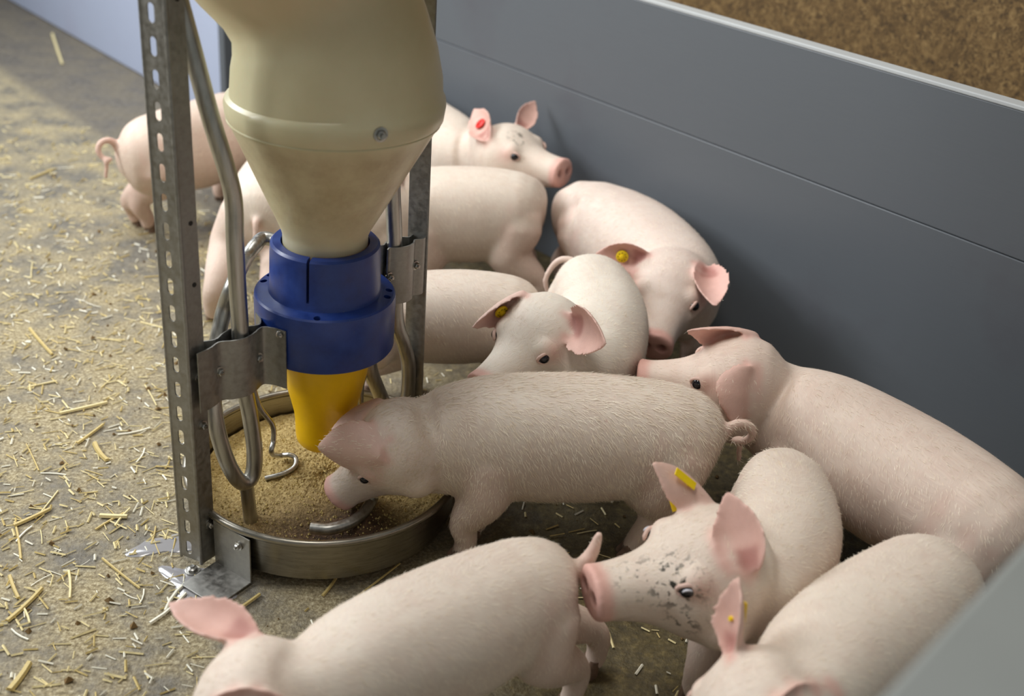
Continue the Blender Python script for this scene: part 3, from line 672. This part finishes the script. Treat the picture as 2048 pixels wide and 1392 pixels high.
        def pt(u, v, lay):
            hw = prof(u); cup = (.75 - .45 * u); p = B - dx * .012 + dx * (EL + .012) * u + wd * hw * v * (1 - .12 * v * v) + nf * hw * cup * (v * v - .05) + nf * spec.get('earbend', .12) * EL * u * u * (.7 if u > .5 else .4)
            return p - nf * lay * (.0085 - .0025 * u) * max(s, .95)
        vs2 = [pt(u, v, lay) for lay in (0, 1) for u in us for v in vs_]; fs = []
        idx = lambda l, i, j: l * NU * NV + i * NV + j
        for i in range(NU - 1):
            for j in range(NV - 1):
                fs += [(idx(0, i, j), idx(0, i, j + 1), idx(0, i + 1, j + 1), idx(0, i + 1, j)), (idx(1, i, j), idx(1, i + 1, j), idx(1, i + 1, j + 1), idx(1, i, j + 1))]
            fs += [(idx(0, i, 0), idx(0, i + 1, 0), idx(1, i + 1, 0), idx(1, i, 0)), (idx(0, i, NV - 1), idx(1, i, NV - 1), idx(1, i + 1, NV - 1), idx(0, i + 1, NV - 1))]
        for j in range(NV - 1):
            fs += [(idx(0, 0, j), idx(1, 0, j), idx(1, 0, j + 1), idx(0, 0, j + 1)), (idx(0, NU - 1, j), idx(0, NU - 1, j + 1), idx(1, NU - 1, j + 1), idx(1, NU - 1, j))]
        src.add(vs2, fs); half = NU * NV
        note(n0, 4, dx, lambda k: (3 + ((k - n0) % half) // NV * .05, ((k - n0) % NV) / NV, 0))
        for k in range(n0, n0 + half): lab[k] = 5
        for k in range(n0, n0 + half):
            if 1 <= (k - n0) // NV < 4 and 2 < (k - n0) % NV < 8: lab[k] = 6
        earinfo[nm] = (B, dx, nf, wd, EL, EW * s, pt)
    # tail
    p0, q0, side0, up0 = spine(0.0); bk = -norm((q0[0], q0[1], 0)); tb = p0 + up0 * .012 * s + q0 * .006; kind = spec['tail']; tp = None
    if kind in ('curl', 'curl2'):
        tp = [tb]; rr_ = .021
        for k in range(1, 16):
            a = k / 15 * PI * 2.35; c = tb + bk * .030 + Z * .022
            tp.append(c + bk * rr_ * (-math.cos(a)) * 1.0 + Z * rr_ * math.sin(a) * (1.0) + side0 * (.002 * k - .01)) if k < 11 else tp.append(c + bk * (.006 + .001 * (k - 10)) - Z * (.010 + .011 * (k - 10)) + side0 * (.018))
    elif kind == 'stub': tp = [tb, tb + bk * .018 + Z * .02, tb + bk * .03 + Z * .045, tb + bk * .036 + Z * .075]
    elif kind == 'hook': tp = [tb, tb - side0 * -.02 + Z * .03 + bk * .02, tb + side0 * .05 + Z * .025 + bk * .03, tb + side0 * .07 - Z * .015 + bk * .03, tb + side0 * .06 - Z * .05 + bk * .025]
    elif kind == 'hang': tp = [tb, tb + bk * .02 + Z * .006, tb + bk * .03 - Z * .03, tb + bk * .03 - Z * .07 - side0 * .02]
    if tp is not None:
        pp = catmull(tp, 4); n0 = len(src.v); src.tube(pp, list(np.linspace(.0095 if kind != 'stub' else .017, .0055 if kind != 'stub' else .006, len(pp))), 10); note(n0, 7, norm(bk - Z), (4, .5, 0))
    # union
    V = np.array(src.v) - base; tmp = bpy.data.meshes.new('tmp'); tmp.from_pydata([tuple(v) for v in V], [], src.f)
    bm = bmesh.new(); bm.from_mesh(tmp); bmesh.ops.recalc_face_normals(bm, faces=bm.faces); bm.to_mesh(tmp); bm.free()
    to = bpy.data.objects.new('tmp', tmp); COL.objects.link(to); rm = to.modifiers.new('r', 'REMESH'); rm.mode = 'VOXEL'; rm.voxel_size = VOX; rm.adaptivity = 0
    me = bpy.data.meshes.new_from_object(to.evaluated_get(bpy.context.evaluated_depsgraph_get())); bpy.data.objects.remove(to); bpy.data.meshes.remove(tmp)
    me.name = 'piglet_body'; nv = len(me.vertices); X = np.empty(nv * 3); me.vertices.foreach_get('co', X); X = X.reshape(-1, 3)
    kd = kdtree.KDTree(len(V)); [kd.insert(v, i) for i, v in enumerate(V)]; kd.balance()
    near = np.array([kd.find(x)[1] for x in X]); L = np.array(lab)[near]; FLOW = np.array(flow)[near]; COAT = np.array(coat, float)[near]
    E = np.empty(len(me.edges) * 2, int); me.edges.foreach_get('vertices', E); E = E.reshape(-1, 2); deg = np.bincount(E.ravel(), minlength=nv)[:, None].astype(float)
    def lap(A):
        out = np.zeros_like(A)
        for k in range(A.shape[1]): out[:, k] = np.bincount(E[:, 0], A[E[:, 1], k], nv) + np.bincount(E[:, 1], A[E[:, 0], k], nv)
        return out / deg
    wt = np.select([L == 0, L == 1, L == 2, L == 3, L >= 4], [1.0, .75, .35, .75, .42])[:, None]
    for _ in range(4): wt = .5 * wt + .5 * lap(wt)
    for it in range(22):
        X = X + .55 * wt * (wt > it / 40.0) * (lap(X) - X)
    # nostrils, mouth line
    dark = np.zeros(nv)
    for sg in (-1, 1):
        c = HP(1.0, sg * .0135, .004) - base; d2 = np.linalg.norm((X - c), axis=1); wgt = np.clip(1 - d2 / (.0095 * hk), 0, 1); X -= np.outer(wgt * .010 * hk, hf); dark = np.maximum(dark, np.clip(wgt * 1.6, 0, .8))
    for sg in (-1, 1):
        mp_ = np.array(catmull([HP(.93, sg * .012, -.030), HP(.80, sg * .031, -.022), HP(.62, sg * .042, -.024), HP(.48, sg * .055, -.018)], 14)) - base
        sel = np.where(np.linalg.norm(X - (HP(.7, sg * .03, -.02) - base), axis=1) < .08 * s)[0]
        if len(sel):
            dd = np.min(np.linalg.norm(X[sel][:, None, :] - mp_[None], axis=2), axis=1); wgt = np.clip(1 - dd / .007, 0, 1); X[sel] -= np.outer(wgt * .0022, hs * sg); dark[sel] = np.maximum(dark[sel], wgt * .35)
    pink = np.select([L == 0, L == 1, L == 2, L == 3, L == 4, L == 5, L == 6, L == 7], [.04, .05, .66, .18, .42, .58, .85, .30])[:, None]
    dark = np.where(L == 6, np.maximum(dark, .42), dark)[:, None]
    for sg in (-1, 1):
        dd = np.linalg.norm(X - (HP(.34, sg * .062, .030) - base), axis=1); pink[:, 0] = np.maximum(pink[:, 0], .55 * np.clip(1 - dd / .035, 0, 1))
    for _ in range(7): pink = .4 * pink + .6 * lap(pink); COAT = .5 * COAT + .5 * lap(COAT)
    for _ in range(6): dark = .5 * dark + .5 * lap(dark)
    dirt = np.zeros(nv)
    for (t, x, z), r, a in spec.get('dirt', []):
        dd = np.linalg.norm(X - (HP(t, x, z) - base), axis=1); dirt = np.maximum(dirt, a * np.clip(1.5 * (1 - dd / r), 0, 1))
    me.vertices.foreach_set('co', X.ravel())
    for nm_, arr in (('pink', pink), ('dark', dark), ('dirt', dirt)):
        me.attributes.new(nm_, 'FLOAT', 'POINT').data.foreach_set('value', np.ascontiguousarray(arr, float).ravel())
    me.attributes.new('coat', 'FLOAT_VECTOR', 'POINT').data.foreach_set('vector', COAT.ravel())
    me.polygons.foreach_set('use_smooth', np.ones(len(me.polygons), bool)); me.update()
    body = obj('body', me, SKIN[spec['key']] if spec['key'] in SKIN else SKIN['plain'], root)
    # hair
    F4 = np.empty(len(me.polygons) * 4, int); lt = np.empty(len(me.polygons), int); me.polygons.foreach_get('loop_total', lt)
    allv = np.empty(lt.sum(), int); me.loops.foreach_get('vertex_index', allv); st = np.concatenate([[0], np.cumsum(lt)[:-1]]); quads = np.where(lt == 4)[0]
    Nn = np.empty(nv * 3); me.vertices.foreach_get('normal', Nn); Nn = Nn.reshape(-1, 3)
    fl2 = FLOW.copy()
    for _ in range(12): fl2 = .4 * fl2 + .6 * lap(fl2)
    nh = spec['hair']; pick = rng.choice(quads, nh * 2); vi = allv[st[pick][:, None] + np.arange(4)[None]]; lv = L[vi[:, 0]]; ok = (lv != 2) & (lv != 5) & (lv != 6); keep = ok & ((lv != 4) | (rng.random(len(lv)) < .3)); vi = vi[keep][:nh]
    wts = rng.random((len(vi), 4)); wts /= wts.sum(1, keepdims=True); P = (X[vi] * wts[..., None]).sum(1); N_ = Nn[vi[:, 0]]; Fd = fl2[vi[:, 0]] + rng.normal(0, .22, (len(vi), 3)); Fd -= N_ * (Fd * N_).sum(1, keepdims=True); Fd /= np.linalg.norm(Fd, axis=1, keepdims=True) + 1e-9
    ln = (.008 + (.010 if spec['key'] == 'main' else .006) * rng.random((len(vi), 1))) * np.where(L[vi[:, 0]] == 0, 1.0, .75)[:, None]; B_ = np.cross(N_, Fd) * (.00034 if spec['key'] == 'main' else .00027)
    tipp = P + Fd * ln + N_ * ln * (.10 + .10 * rng.random((len(vi), 1))); rt = P - N_ * .0005
    HV = np.concatenate([rt - B_, rt + B_, P + Fd * ln * .55 + N_ * ln * .09 + B_ * .8, P + Fd * ln * .55 + N_ * ln * .09 - B_ * .8, tipp]); m_ = len(vi); ar = np.arange(m_)
    hm = bpy.data.meshes.new('coat'); hm.from_pydata(HV.tolist(), [], [q for i in range(m_) for q in ((i, m_ + i, 2 * m_ + i, 3 * m_ + i), (3 * m_ + i, 2 * m_ + i, 4 * m_ + i))])
    ho = obj('coat', hm, 'hair', root); ho['kind'] = 'stuff'
    # eyes
    bvh = BVHTree.FromPolygons([Vector(x) for x in X], [tuple(p.vertices) for p in me.polygons])
    for sg in (-1, 1):
        a0 = HP(.36, 0, .012) - base; dr = norm(hs * sg * 1.0 + hf * .22 + hu * .26); hit = bvh.ray_cast(Vector(a0), Vector(dr))
        c = np.array(hit[0]) if hit[0] is not None else a0 + dr * .06 * s
        nn = norm(hs * sg + hf * .32 + hu * .16); ex = norm(hf - nn * np.dot(hf, nn)); ey = np.cross(nn, ex); ey = ey if np.dot(ey, hu) > 0 else -ey; er = .0092 * hk
        em = MB(); em.rings([[c - nn * er * .35 + er * (math.sin(b) * (ex * math.cos(2 * PI * j / 20) + ey * math.sin(2 * PI * j / 20)) + nn * math.cos(b)) for j in range(20)] for b in np.linspace(.05, PI - .05, 12)]); eo = em.build('eye', 'eyeball', root)
        lm = MB(); lm.tube([c + nn * (.0002 - .004 * math.cos(2 * PI * j / 28) ** 2) + ex * er * 1.22 * math.cos(2 * PI * j / 28) + ey * er * (.86 if math.sin(2 * PI * j / 28) > 0 else .74) * math.sin(2 * PI * j / 28) for j in range(28)], [.0018 * hk + (.0010 * hk if math.sin(2 * PI * j / 28) > 0 else 0) for j in range(28)], 10, True); lm.build('eyelid', 'lid', eo)
        if spec['key'] == 'spotted':
            sm_ = MB(); sm_.tube([c + nn * (er * .52) + ex * er * (.75 * math.cos(a)) + ey * er * (.50 * math.sin(a)) for a in np.linspace(.5, 2.4, 8)], [.0006, .0012, .0015, .0016, .0016, .0015, .0012, .0006], 8); sm_.build('eye_white', 'sclera', eo)
    # hooves
    for nm, (F, fw) in feet.items():
        sd = norm(np.cross(fw, Z)); hm_ = MB()
        for g_ in (-1, 1):
            c = F - base + sd * g_ * .0095 * s
            hm_.rings([[c + fw * (fo_ + a_ * math.cos(2 * PI * j / 12)) + sd * b_ * math.sin(2 * PI * j / 12) + Z * z for j in range(12)] for z, a_, b_, fo_ in ((.0005, .019 * s, .0098 * s, .008), (.006, .0185 * s, .0098 * s, .008), (.018, .015 * s, .0095 * s, .003), (.030, .012 * s, .008 * s, -.001))])
        hm_.build('hoof', 'hoof', root)
    # ear tag
    if spec.get('tag'):
        nm, kind = spec['tag']; B, dx, nf, wd, EL, EW_, pt = earinfo[nm]; c = pt(.48, 0.0, 0) - base
        front = nf
        if kind.endswith('button') or kind == 'yellow_pin':
            col = 'tag_r' if kind.startswith('red') else 'tag_y'; c2 = c + front * .007; tm = MB()
            if kind == 'red_button' or kind == 'yellow_button':
                rr = .0135 if kind == 'red_button' else .0125
                Rg = lambda r, t: [c2 + front * t + r * (dx * math.cos(2 * PI * j / 28) + wd * math.sin(2 * PI * j / 28)) for j in range(28)]
                tm.rings([Rg(rr * .3, -.016), Rg(rr * .3, -.001), Rg(rr, -.001), Rg(rr, .002), Rg(rr * .85, .003)]); tg = tm.build('ear_tag', col, root)
                st_ = MB(); st_.rings([Rg(rr * .42, .002), Rg(rr * .40, .0065), Rg(rr * .25, .0075)]); st_.build('tag_stud', col, tg)
                pr = MB()
                for a in np.linspace(0, 2 * PI, 9)[:-1]: q_ = c2 + front * .0031 + rr * .66 * (dx * math.cos(a) + wd * math.sin(a)); pr.box(q_, .0032, .0009, .0007, norm(dx * math.cos(a + .8) + wd * math.sin(a + .8)), norm(np.cross(front, norm(dx * math.cos(a + .8) + wd * math.sin(a + .8)))), front)
                pr.build('tag_print', 'ink', tg, False)
            else:
                c2 = c - dx * .014 + front * .034; ax_ = norm(dx * .25 + wd * .95 + front * .0); 
                plate_n = norm(np.array(cam.location) - (c2 + base)); ax_ = norm(np.array([.35, 0, -.85]) - plate_n * np.dot(np.array([.35, 0, -.85]), plate_n)); ay_ = np.cross(plate_n, ax_)
                tm.box(c2, .034, .014, .0016, ax_, ay_, plate_n); tm.box(c - front * .012 + dx * .008, .036, .0018, .012, dx, front, wd)
                tm.tube([c - front * .012, c2 + plate_n * .001], .0028, 10); tg = tm.build('ear_tag', 'tag_y', root, False, .0005)
                st_ = MB(); st_.tube([c2 + plate_n * .0008, c2 + plate_n * .005], [.0042, .0034], 14); st_.build('tag_stud', 'tag_y', tg)
                pr = MB(); pr.tube([c2 - ax_ * .0105 + plate_n * .0011 + .0022 * ax_ * math.cos(a) + .0015 * ay_ * math.sin(a) for a in np.linspace(0, 2 * PI, 15)[:-1]], .0005, 6, True)
                pr.tube([c2 + ax_ * .004 + plate_n * .0042 + .003 * ax_ * math.cos(a) + .0035 * ay_ * math.sin(a) for a in np.linspace(-1.2, 1.6, 8)], .0007, 6); pr.build('tag_print', 'ink', tg)
        else:
            tm = MB(); tm.box(pt(.45, -.2, 1) - base - nf * .006, .040, .0018, .012, dx, nf, wd); tm.tube([pt(.45, -.2, 0) - base + nf * .004, pt(.45, -.2, 1) - base - nf * .007], .003, 10); tm.build('ear_tag', 'tag_y', root, False, .0005)
    return root
SKIN = dict(plain=mat_skin('piglet_skin'), main=mat_skin('piglet_skin_scratched', mark=True), wallright=mat_skin('piglet_skin_rosy', (1.0, .95, .95)), farleft=mat_skin('piglet_skin_warm', (.97, .9, .88)), wallmid=mat_skin('piglet_skin_mauve', (.98, .95, .98)), white=mat_skin('piglet_skin_white', (1.0, 1.05, 1.07)))
for spec in PIGS: make_pig(spec)
PUDDLES = [((-0.2196, -0.1435), 0.05, 0.028, 0.3, 3, 'small puddle with a partly painted pale reflection left of the slotted post'), ((-0.1437, -0.2405), 0.075, 0.035, -0.5, 5, 'wet puddle on the floor in front of the feeder foot plate')]
BIGSTRAW = [((-0.4715, -0.1362), (-0.434, -0.0868), 0.007, 0), ((-0.4624, 0.104), (-0.4403, 0.1709), 0.006, 0), ((-0.3308, -0.4719), (-0.3257, -0.4207), 0.01, 0), ((-0.0899, -0.2992), (-0.0524, -0.2415), 0.006, 0), ((-0.1689, -0.2326), (-0.1795, -0.2953), 0.004, 1), ((-0.3897, -0.3457), (-0.3699, -0.272), 0.0045, 5), ((0.0407, -0.232), (0.0535, -0.1897), 0.0055, 0), ((-0.1924, -0.3235), (-0.1609, -0.2542), 0.004, 1), ((-0.4273, -0.2517), (-0.394, -0.2974), 0.006, 0), ((-0.3472, -0.2287), (-0.3227, -0.2876), 0.0045, 2), ((-0.7137, 0.4979), (-0.6275, 0.4016), 0.007, 0), ((-0.4329, 0.1089), (-0.3929, 0.0602), 0.006, 5), ((-0.3503, -0.0915), (-0.3067, -0.0876), 0.005, 3), ((-0.3089, -0.1935), (-0.2307, -0.2526), 0.004, 0), ((-0.3181, -0.1131), (-0.3103, -0.0651), 0.004, 2), ((-0.5294, 0.1935), (-0.4598, 0.2452), 0.004, 3), ((-0.3825, -0.3121), (-0.3574, -0.3456), 0.004, 2), ((-0.0514, -0.1807), (-0.0128, -0.1409), 0.004, 0), ((0.078, -0.2493), (0.1467, -0.1403), 0.0035, 0), ((0.5476, 0.1734), (0.5702, 0.0997), 0.0035, 3), ((0.8801, -0.0734), (0.9062, -0.0314), 0.003, 3), ((-1.0593, 1.3161), (-1.0271, 1.4061), 0.006, 0), ((-1.6036, 2.8132), (-1.4098, 2.4234), 0.006, 3)]
# ------------------------------------------------------------------ puddles, straw, crumbs
def puddle(c, rx, ry, ang, seed, label):
    r = random.Random(seed); m = MB(); n = 40; ph = [r.random() * 6 for _ in range(4)]
    ring = lambda k, z: [(c[0] + (math.cos(ang) * x - math.sin(ang) * y), c[1] + (math.sin(ang) * x + math.cos(ang) * y), z) for x, y in [((rx * math.cos(2 * PI * j / n)) * q, (ry * math.sin(2 * PI * j / n)) * q) for j in range(n) for q in [k * (1 + .22 * math.sin(2 * 2 * PI * j / n + ph[0]) + .18 * math.sin(3 * 2 * PI * j / n + ph[1]) + .12 * math.sin(5 * 2 * PI * j / n + ph[2]))]]]
    m.rings([ring(1, .0003), ring(.93, .0016), ring(.5, .002)]); o = m.build('puddle', 'water', None); tag(o, label, 'puddle'); return o
for c, rx, ry, a, sd, lb in PUDDLES: puddle(c, rx, ry, a, sd, lb)

def straw_mesh(i):
    r = random.Random(100 + i); L = 1.0; w = r.uniform(.045, .085); bend = r.uniform(-.08, .08); m = MB(); R = []
    for k in range(4):
        t = k / 3; x = (t - .5) * L; y = bend * math.sin(PI * t); ww = w * (1 - .15 * t)
        R.append([(x, y - ww / 2, 0), (x, y + ww / 2, 0), (x, y + ww * .3, w * .5), (x, y - ww * .3, w * .5)])
    m.rings(R); return m.mesh('straw_stalk', False)
SM = []
for i in range(9):
    me = straw_mesh(i); me.materials.append(M[('straw_a', 'straw_b', 'straw_c')[(0, 2, 1, 1, 2, 0, 2, 1, 2)[i]]]); SM.append(me)
CAMP = np.array([0.292, -1.54])
def free(x, y):
    if (x * WN[0] + y * WN[1]) > (W0 @ WN) + (.17 if (x - W0[0]) * WD[0] + (y - W0[1]) * WD[1] > 0.06 else -.03): return False
    if math.hypot(x, y) < .25: return False
    if (x - ND0[0]) * NDn[0] + (y - ND0[1]) * NDn[1] > -.03: return False
    return True
spots = []
while len(spots) < 215:                      # open floor on the left
    x = rng.uniform(-1.5, -.17); y = rng.uniform(-.75, 1.6)
    if free(x, y) and rng.random() < math.exp(-max(0, y + .1) * .8) and (x * WN[0] + y * WN[1]) < .5: spots.append((x, y, 1))
while len(spots) < 270:                      # trodden floor between the animals
    x = rng.uniform(-.25, 1.1); y = rng.uniform(-.8, .5)
    if free(x, y): spots.append((x, y, 0))
for k, (x, y, big) in enumerate(spots):
    i = int(rng.integers(0, 9)) if big else int(rng.choice([0, 1, 2, 5, 3])); L = float(np.clip(rng.lognormal(math.log(.036), .5), .016, .10))
    o = bpy.data.objects.new('straw_stalk', SM[i]); COL.objects.link(o); o.location = (x, y, .0015); o.rotation_euler = (0, rng.uniform(-.03, .03), rng.uniform(0, 2 * PI)); q = min(L * 1.0, .055); o.scale = (L, q, q)
    tag(o, 'loose straw stalk lying on the pen floor', 'straw', 'straw stalks on the floor')
for (a, b, wv, mi) in BIGSTRAW:
    a = np.array(a); b = np.array(b); L = float(np.linalg.norm(b - a)); o = bpy.data.objects.new('straw_stalk', SM[mi]); COL.objects.link(o); c = (a + b) / 2; o.location = (c[0], c[1], .003); o.rotation_euler = (0, 0, math.atan2(b[1] - a[1], b[0] - a[0])); o.scale = (L, wv / .05, wv / .05)
    tag(o, 'loose straw stalk lying on the pen floor', 'straw', 'straw stalks on the floor')
def litter(name, n, box, lmin, lmax, mat, label, dens):
    m = MB(); k = 0
    while k < n:
        x = rng.uniform(box[0], box[1]); y = rng.uniform(box[2], box[3])
        if not free(x, y) or rng.random() > dens(x, y): continue
        k += 1; L = rng.uniform(lmin, lmax) * (.6 + rng.random()); w = rng.uniform(.0007, .0020); a = rng.uniform(0, PI); d = np.array([math.cos(a), math.sin(a), 0]) * L / 2; e = np.array([-math.sin(a), math.cos(a), 0]) * w; c = np.array([x, y, .0008 + .002 * rng.random()])
        t = Z * rng.uniform(-.0008, .0022)
        m.add([c - d - e, c + d - e + t, c + d + e + t, c - d + e, c - d + Z * w, c + d + t + Z * w], [(0, 1, 2, 3), (0, 4, 5, 1), (3, 2, 5, 4), (0, 3, 4), (1, 5, 2)])
    o = m.build(name, mat, None, False); tag(o, label, 'litter', kind='stuff')
left = lambda x, y: (1.0 if x < -.1 else .25) * math.exp(-max(0, y) * .7) * (.15 if x * WN[0] + y * WN[1] > .5 else 1)
litter('straw_litter', 3600, (-1.7, 1.1, -.85, 1.8), .008, .024, 'straw_b', 'fine pale chopped straw scattered over the floor', left)
litter('straw_litter', 2000, (-1.7, 1.1, -.85, 1.8), .008, .024, 'straw_a', 'fine golden chopped straw scattered over the floor', left)
litter('straw_litter', 1900, (-1.7, 0.6, -.85, 1.4), .008, .019, 'straw_c', 'tiny bleached straw bits scattered over the floor', left)
m = MB()
for k in range(1500):
    while True:
        x = rng.uniform(-1.6, 1.0); y = rng.uniform(-.85, 1.7)
        if free(x, y): break
    s = .001 + .0055 * rng.random() ** 6; j = rng.normal(0, .25, (6, 3)) * s; b = np.array([(s, 0, 0), (0, s, 0), (-s, 0, 0), (0, -s, 0), (0, 0, s), (0, 0, -s * .4)]) + j + np.array([x, y, s * .4])
    m.add(b, [(0, 1, 4), (1, 2, 4), (2, 3, 4), (3, 0, 4), (1, 0, 5), (2, 1, 5), (3, 2, 5), (0, 3, 5)])
tag(m.build('floor_crumbs', 'crumb', None, False), 'brown feed crumbs and grit strewn over the floor', 'crumbs', kind='stuff')
